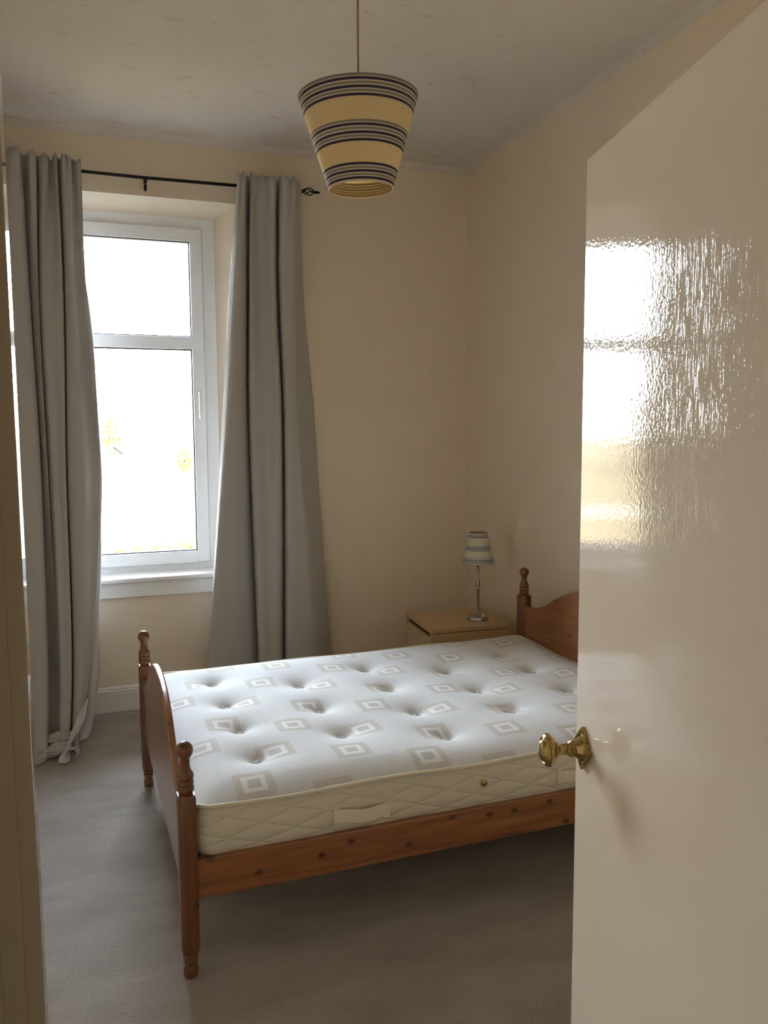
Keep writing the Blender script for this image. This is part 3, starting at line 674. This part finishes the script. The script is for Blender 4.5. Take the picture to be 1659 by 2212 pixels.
CR = [
 [(0.8290, 4.5230, 2.890), (0.7731, 4.5230, 2.300), (0.7185, 4.5230, 1.600), (0.6005, 4.4930, 0.220), (0.5834, 4.4830, 0.012)],
 [(0.8463, 4.4960, 2.890), (0.8043, 4.4893, 2.300), (0.7528, 4.4893, 1.600), (0.6177, 4.4727, 0.220), (0.6006, 4.4627, 0.012)],
 [(0.8734, 4.5230, 2.890), (0.8550, 4.5230, 2.300), (0.8416, 4.5365, 1.600), (0.8386, 4.5335, 0.220), (0.8321, 4.5235, 0.012)],
 [(0.9061, 4.6175, 2.890), (0.8930, 4.6310, 2.300), (0.8812, 4.6377, 1.600), (0.8996, 4.6010, 0.220), (0.8959, 4.5910, 0.012)],
 [(0.8980, 4.5095, 2.890), (0.8825, 4.5095, 2.300), (0.8721, 4.5095, 1.600), (0.8801, 4.4525, 0.220), (0.8763, 4.4425, 0.012)],
 [(0.9509, 4.5500, 2.890), (0.9435, 4.5500, 2.300), (0.9583, 4.5297, 1.600), (0.9429, 4.4525, 0.220), (0.9419, 4.4425, 0.012)],
 [(1.0148, 4.4960, 2.890), (1.0084, 4.4960, 2.300), (1.0245, 4.4893, 1.600), (1.0045, 4.4795, 0.220), (1.0036, 4.4695, 0.012)],
 [(1.0648, 4.6175, 2.890), (1.0578, 4.6242, 2.300), (1.0739, 4.6242, 1.600), (1.0484, 4.5875, 0.220), (1.0478, 4.5775, 0.012)],
 [(1.0567, 4.5027, 2.890), (1.0483, 4.5027, 2.300), (1.0614, 4.5027, 1.600), (1.0445, 4.4795, 0.220), (1.0412, 4.4695, 0.012)],
 [(1.1212, 4.4960, 2.890), (1.1179, 4.5027, 2.300), (1.1234, 4.5095, 1.600), (1.1607, 4.4795, 0.220), (1.1604, 4.4695, 0.012)],
 [(1.1517, 4.5365, 2.890), (1.1505, 4.5500, 2.300), (1.1514, 4.5365, 1.600), (1.2275, 4.4930, 0.220), (1.2273, 4.4830, 0.012)],
 [(1.1877, 4.6175, 2.890), (1.2135, 4.6513, 2.300), (1.2648, 4.6580, 1.600), (1.3292, 4.5942, 0.220), (1.3351, 4.5842, 0.012)]]
def sm(t): return t*t*(3-2*t)
def curtain(name, ctrl, nu, nv, label, seed, puddle=0.0):
    nc = len(ctrl); zs = [q[2] for q in ctrl[0]]
    bmf = bmesh.new(); rows = []; org = Vector((ctrl[nc//2][0][0], 4.56, 0))
    vv = []
    for k in range(len(zs)-1):
        for i in range(nv): vv.append((k, i/nv))
    vv.append((len(zs)-2, 1.0))
    for (k, t) in vv:
        pts = []
        for c in ctrl:
            p0 = c[max(k-1, 0)]; p1 = c[k]; p2 = c[k+1]; p3 = c[min(k+2, len(zs)-1)]
            # monotone-ish hermite in z so folds bend smoothly
            h = p2[2]-p1[2]
            def tang(a, b_, c_, i_): 
                return (c_[i_]-a[i_])/((c_[2]-a[2]) or 1e-9)
            co = []
            for i_ in (0, 1):
                m1 = tang(p0, p1, p2, i_) if k > 0 else (p2[i_]-p1[i_])/h
                m2 = tang(p1, p2, p3, i_) if k < len(zs)-2 else (p2[i_]-p1[i_])/h
                t2, t3 = t*t, t*t*t
                co.append((2*t3-3*t2+1)*p1[i_]+(t3-2*t2+t)*h*m1+(-2*t3+3*t2)*p2[i_]+(t3-t2)*h*m2)
            pts.append((co[0], co[1], p1[2]+h*t))
        sp_ = cr_spline(pts, nu); row = []
        z_ = sp_[0][2]
        for i, p_ in enumerate(sp_):
            u = i/(len(sp_)-1); x, y, z = p_
            g = max(0, (z_-2.50)/.39)          # gathered heading
            y += g**1.5*(.013*math.sin(u*nc*5.1+seed)+.005*math.sin(u*nc*10.2+2*seed)-.010)+ (.0045*math.sin(u*nc*9.7) if z_ > 2.8 else 0)
            if z_ > 2.875: z += .008*math.sin(u*nc*4.3+seed)+.004*math.sin(u*nc*11)
            # pinch on the pole
            pin = math.exp(-((z_-2.846)/.030)**4); y = y+pin*(min(y, 4.566)-y)
            wob = noise.noise(Vector((u*6+seed, z*1.7, 0)))*.006*(1-g); y += wob
            y += puddle*math.exp(-(z_/.10)**2)*.018*noise.noise(Vector((u*22, z*14, seed)))
            row.append(Vector((x, y, z)))
        rows.append(row)
    if puddle:   # cloth that is too long rolls over on the carpet
        base = rows[-1]; 
        for s in range(1, 15):
            a = s/14*math.pi*1.25; row = []
            for i, q in enumerate(base):
                u = i/(len(base)-1); rr = .020+.014*noise.noise(Vector((u*9, 3, seed)))+.006*math.sin(u*31)
                row.append(Vector((q.x+.010*noise.noise(Vector((u*14, s*.5, 9))), q.y-rr*(1-math.cos(a))*1.4, max(.004, .026+rr*.9*math.sin(a)*(1 if s > 1 else .5)+.008*noise.noise(Vector((u*20, s*.6, 1)))-.010*s/14))))
            rows.append(row)
    V = [[bmf.verts.new(q-org) for q in r_] for r_ in rows]
    for a, b_ in zip(V, V[1:]):
        for i in range(len(a)-1): bmf.faces.new((a[i], a[i+1], b_[i+1], b_[i]))
    o = build(name, bmf, M_curt, None, org, smooth=True)
    md = o.modifiers.new('thickness', 'SOLIDIFY'); md.thickness = .0016; md.offset = 0
    tag(o, label, 'curtain', 'pair of grey curtains')
    # lining: same cloth line, just behind
    bml = bmesh.new(); V = []
    for r_ in rows[4:(len(rows)-(16 if puddle else 1))]:
        V.append([bml.verts.new(r_[i]-org+Vector((0, .007, 0))) for i in range(0, len(r_), 2)])
    for a, b_ in zip(V, V[1:]):
        for i in range(len(a)-1): bml.faces.new((a[i], a[i+1], b_[i+1], b_[i]))
    return o, bml, org, rows
oL, bml, org, rows = curtain('curtain', CL, 7, 16, 'long grey curtain left of the window, its hem crumpled on the carpet', 3.1, 1.0)
# the white lining turns out past the leading edge and trails on the floor
edge = [(2.50, .036, .040, 4.552), (2.35, .042, .048, 4.556), (2.201, .047, .058, 4.56), (1.851, .071, .079, 4.56), (1.374, .077, .088, 4.56), (1.10, .066, .080, 4.53), (.896, .053, .068, 4.50), (.545, .018, .044, 4.436), (.316, -.004, .034, 4.388), (.138, -.030, .010, 4.347), (.05, -.060, -.012, 4.30), (.012, -.100, -.030, 4.25)]
V = []
es = cr_spline(edge, 6)
for i, (z, xa1, xb1, y) in enumerate(es):
    wv_ = .006*math.sin(i*.55); V.append([bml.verts.new(Vector((xa1-.035, y+.030, z))-org), bml.verts.new(Vector((xa1-.004, y+.006, z))-org), bml.verts.new(Vector(((xa1+xb1)/2, y-.006+wv_, z))-org), bml.verts.new(Vector((xb1+wv_*.5, y+.012, z))-org), bml.verts.new(Vector((xb1-.02, y+.05, z))-org)])
for a, b_ in zip(V, V[1:]):
    for i in range(4): bml.faces.new((a[i], a[i+1], b_[i+1], b_[i]))
# crumpled cloth at the foot of the curtain
def lump(bm, path, rad, seed, org, flat=.75, seg=28, fold=7):
    pts = cr_spline(path, 14); n = len(pts); rings = []
    for i, p in enumerate(pts):
        p = Vector(p); d = (Vector(pts[min(i+1, n-1)])-Vector(pts[max(i-1, 0)])).normalized(); u = (Vector((0, 0, 1))-d*d.z).normalized(); v = d.cross(u)
        e_ = min(1, .35+3*min(i, n-1-i)/n); ring = []
        for k in range(seg):
            a = 2*math.pi*k/seg
            q = p+rad*e_*(math.cos(a)*u*flat+math.sin(a)*v)
            nn = noise.noise(q*20+Vector((seed, 0, 0))); rr = 1.05-.5*abs(nn)+.13*math.sin(fold*a+i*.25+seed+5*nn)-.22*abs(noise.noise(q*45))
            q = p+rad*e_*rr*(math.cos(a)*u*flat+math.sin(a)*v); q.z = max(.003, q.z); ring.append(bm.verts.new(q-org))
        rings.append(ring)
    for a, b_ in zip(rings, rings[1:]):
        for k in range(seg): bm.faces.new((a[k], a[(k+1) % seg], b_[(k+1) % seg], b_[k]))
    bm.faces.new(rings[0][::-1]); bm.faces.new(rings[-1])
for sd, (path, rad, fd) in enumerate(([[(-.285, 4.15, .010), (-.245, 4.10, .022), (-.195, 4.085, .030), (-.150, 4.12, .034), (-.105, 4.19, .020)], .045, 6], [[(-.25, 4.22, .045), (-.195, 4.19, .055), (-.15, 4.20, .060), (-.10, 4.25, .04)], .045, 5])):
    bm = bmesh.new(); lump(bm, path, rad, sd*7+2, org, .62, 40, fd); build('hem_fold', bm, M_curt, oL, smooth=True)
def ribbon(bm, pts, org, n=8):
    V = []
    for i, (x, y, z, w_, ax, az) in enumerate(cr_spline(pts, n)):
        row = []
        for k in range(7):
            u = k/6-.5; p = Vector((x, y, z))+Vector((math.cos(ax)*math.cos(az), math.sin(ax), math.cos(ax)*math.sin(az)))*w_*u
            p.y += .006*math.sin(u*13+i*.3); p.z = max(.004, p.z+.004*math.sin(i*.9+u*8)); row.append(bm.verts.new(p-org))
        V.append(row)
    for a, b_ in zip(V, V[1:]):
        for k in range(6): bm.faces.new((a[k], a[k+1], b_[k+1], b_[k]))
bm = bmesh.new()
ribbon(bm, [(-.030, 4.315, .200, .016, .5, .1), (-.066, 4.22, .120, .050, .4, .1), (-.098, 4.14, .080, .040, .3, .4), (-.122, 4.07, .055, .034, .2, .6), (-.136, 4.02, .034, .046, .1, .2), (-.138, 3.985, .006, .052, .1, .0)], org)
ribbon(bm, [(-.122+.024*math.cos(a_)+.02, 4.015, .036+.026*math.sin(a_), .036, 1.2, 0) for a_ in [R(q) for q in (215, 180, 140, 100, 60, 20, -20, -55)]], org, 5)
tl_ = build('lining_tail', bm, M_lin, oL, smooth=True); tl_.modifiers.new('thickness', 'SOLIDIFY').thickness = .0015
lo = build('lining', bml, M_lin, oL, smooth=True); lo['label'] = 'white cotton lining'
lo.modifiers.new('thickness', 'SOLIDIFY').thickness = .001
oR, bml, org, rows = curtain('curtain', CR, 9, 16, 'long grey curtain right of the window, hanging behind the mattress', 8.4)
lo = build('lining', bml, M_lin, oR, smooth=True); lo['label'] = 'white cotton lining'

# ================================================================ outside the window
ZG = -.30
m, nt, b = mat('sunlit_lawn', rough=.9, spec=.1); M_lawn = m
nt.links.new(ramp(nt, noise_n(nt, coords(nt), .5, 6), [(.35, (.085, .065, .026)), (.65, (.12, .082, .036))]), b.inputs['Base Color'])
M_path = mat('pale_path', (.22, .17, .11), .9)[0]
m, nt, b = mat('leaves', rough=.8, spec=.2); M_leaf = m
nt.links.new(ramp(nt, noise_n(nt, coords(nt), 6, 4), [(.35, (.16, .18, .04)), (.65, (.32, .30, .08))]), b.inputs['Base Color'])
M_bark = mat('bark', (.2, .14, .1), .9)[0]; M_blue = mat('blue_paint', (.03, .045, .08), .7)[0]; M_brick = mat('sandstone', (.16, .10, .055), .9)[0]; M_tile = mat('red_tile', (.14, .08, .05), .9)[0]; M_slate = mat('slate', (.2, .19, .2), .8)[0]
def X(name, bm, m, label, cat, kind=None, **k): return tag(build(name, bm, m, **k), label, cat, kind=kind)
bm = bmesh.new(); box(bm, -60, 90, 5.3, 160, ZG-.2, ZG); X('lawn', bm, M_lawn, 'bright sunlit lawn outside the window', 'lawn', kind='structure')
bm = bmesh.new(); box(bm, -30, 60, 17.2, 18.6, ZG, ZG+.02); X('path', bm, M_path, 'pale path crossing the lawn outside', 'path', kind='structure')
def foliage(n, f, seed, s=.06):
    rnd = random.Random(seed); bm = bmesh.new()
    for i in range(n):
        p_ = f(rnd); a = Vector((rnd.uniform(-1, 1), rnd.uniform(-1, 1), rnd.uniform(-1, 1))).normalized(); c = a.orthogonal().normalized(); d_ = a.cross(c)
        q = s*rnd.uniform(.6, 1.4); V = [bm.verts.new(Vector(p_)+v_) for v_ in (-c*q, d_*q*.5, c*q, -d_*q*.5)]; bm.faces.new(V)
    return bm
bm = foliage(2200, lambda r_: (lambda t_: (.35+1.25*t_, 11.3+.9*t_+r_.uniform(-.25, .25), ZG+abs(r_.gauss(0, .10))))(r_.random()), 3, .045)
X('ground_cover_plant', bm, M_leaf, 'low yellow green ground cover plants near the window', 'plant', kind='stuff')
def tree(x, y, h, rad, seed, label):
    t_ = empty('tree', (x, y, ZG)); tag(t_, label, 'tree')
    bm = bmesh.new(); tube(bm, [(0, 0, 0), (.05, 0, h*.3), (0, .05, h*.6), (.02, 0, h*.85)], [.12, .10, .07, .03], 10)
    for k in range(5): a = k*1.3; tube(bm, [(0, 0, h*(.4+.08*k)), (rad*.6*math.cos(a), rad*.6*math.sin(a), h*(.6+.07*k))], [.05, .02], 6)
    build('trunk', bm, M_bark, t_, smooth=True)
    def f(r_):
        while True:
            v_ = Vector((r_.uniform(-1, 1), r_.uniform(-1, 1), r_.uniform(-1, 1)))
            if .3 < v_.length < 1+.2*noise.noise(v_*3): return (v_.x*rad, v_.y*rad, h*.68+v_.z*h*.32)
    build('crown', foliage(700, f, seed, .07), M_leaf, t_)
tree(.95, 30, 2.3, .30, 5, 'small loose leafed tree beyond the blue shed')
tree(3.15, 28, 1.2, .25, 6, 'round bushy tree far off on the right')
sh = empty('garden_shed', (.78, 24.5, ZG), .1); tag(sh, 'small blue shed with a dark roof at the far edge of the lawn', 'shed')
bm = bmesh.new(); box(bm, -.26, .26, -.3, .3, 0, 1.15); build('shed_wall', bm, M_blue, sh)
bm = bmesh.new(); merge(bm, plate(None, [(-.31, 1.12), (0, 1.36), (.31, 1.12), (.31, 1.17), (0, 1.42), (-.31, 1.17)], -.36, .36, 'y')); build('shed_roof', bm, M_slate, sh)
bm = bmesh.new(); box(bm, -.12, .12, -.32, -.29, .02, .95, .005); build('shed_door', bm, M_upvc, sh)
hs = empty('house', (-12.4, 34, ZG)); tag(hs, 'sandstone gabled house with a red tiled roof across the lawn', 'house')
bm = bmesh.new(); box(bm, -6, 6, 0, 9, 0, 2.9); merge(bm, plate(None, [(-6, 2.9), (6, 2.9), (0, 6.4)], 0, 9, 'y')); build('house_wall', bm, M_brick, hs)
for sgn in (-1, 1):
    bm = bmesh.new(); merge(bm, plate(None, [(sgn*6.4, 2.66), (0, 6.4), (0, 6.6), (sgn*6.4, 2.86)], -.3, 9.3, 'y')); build('house_roof', bm, M_tile, hs)
for xw in (-3.6, 0, 3.4):
    bm = bmesh.new(); box(bm, xw-.6, xw+.6, -.05, .05, .9, 2.2); build('house_window', bm, M_gasket, hs)
# made-up fitting around the added hallway fill light, unseen behind the camera
HLo = empty('hall_fill_fitting', (.3, -.7, 2.955)); tag(HLo, 'round white made-up fitting for the added hallway fill light, out of view', 'ceiling lamp')
bm = bmesh.new(); lathe(bm, [(.10, ZC-2.955), (.10, .10), (.185, .02), (.185, .005)], 40, cap=False); build('fill_dish', bm, M_white, HLo, auto=50)
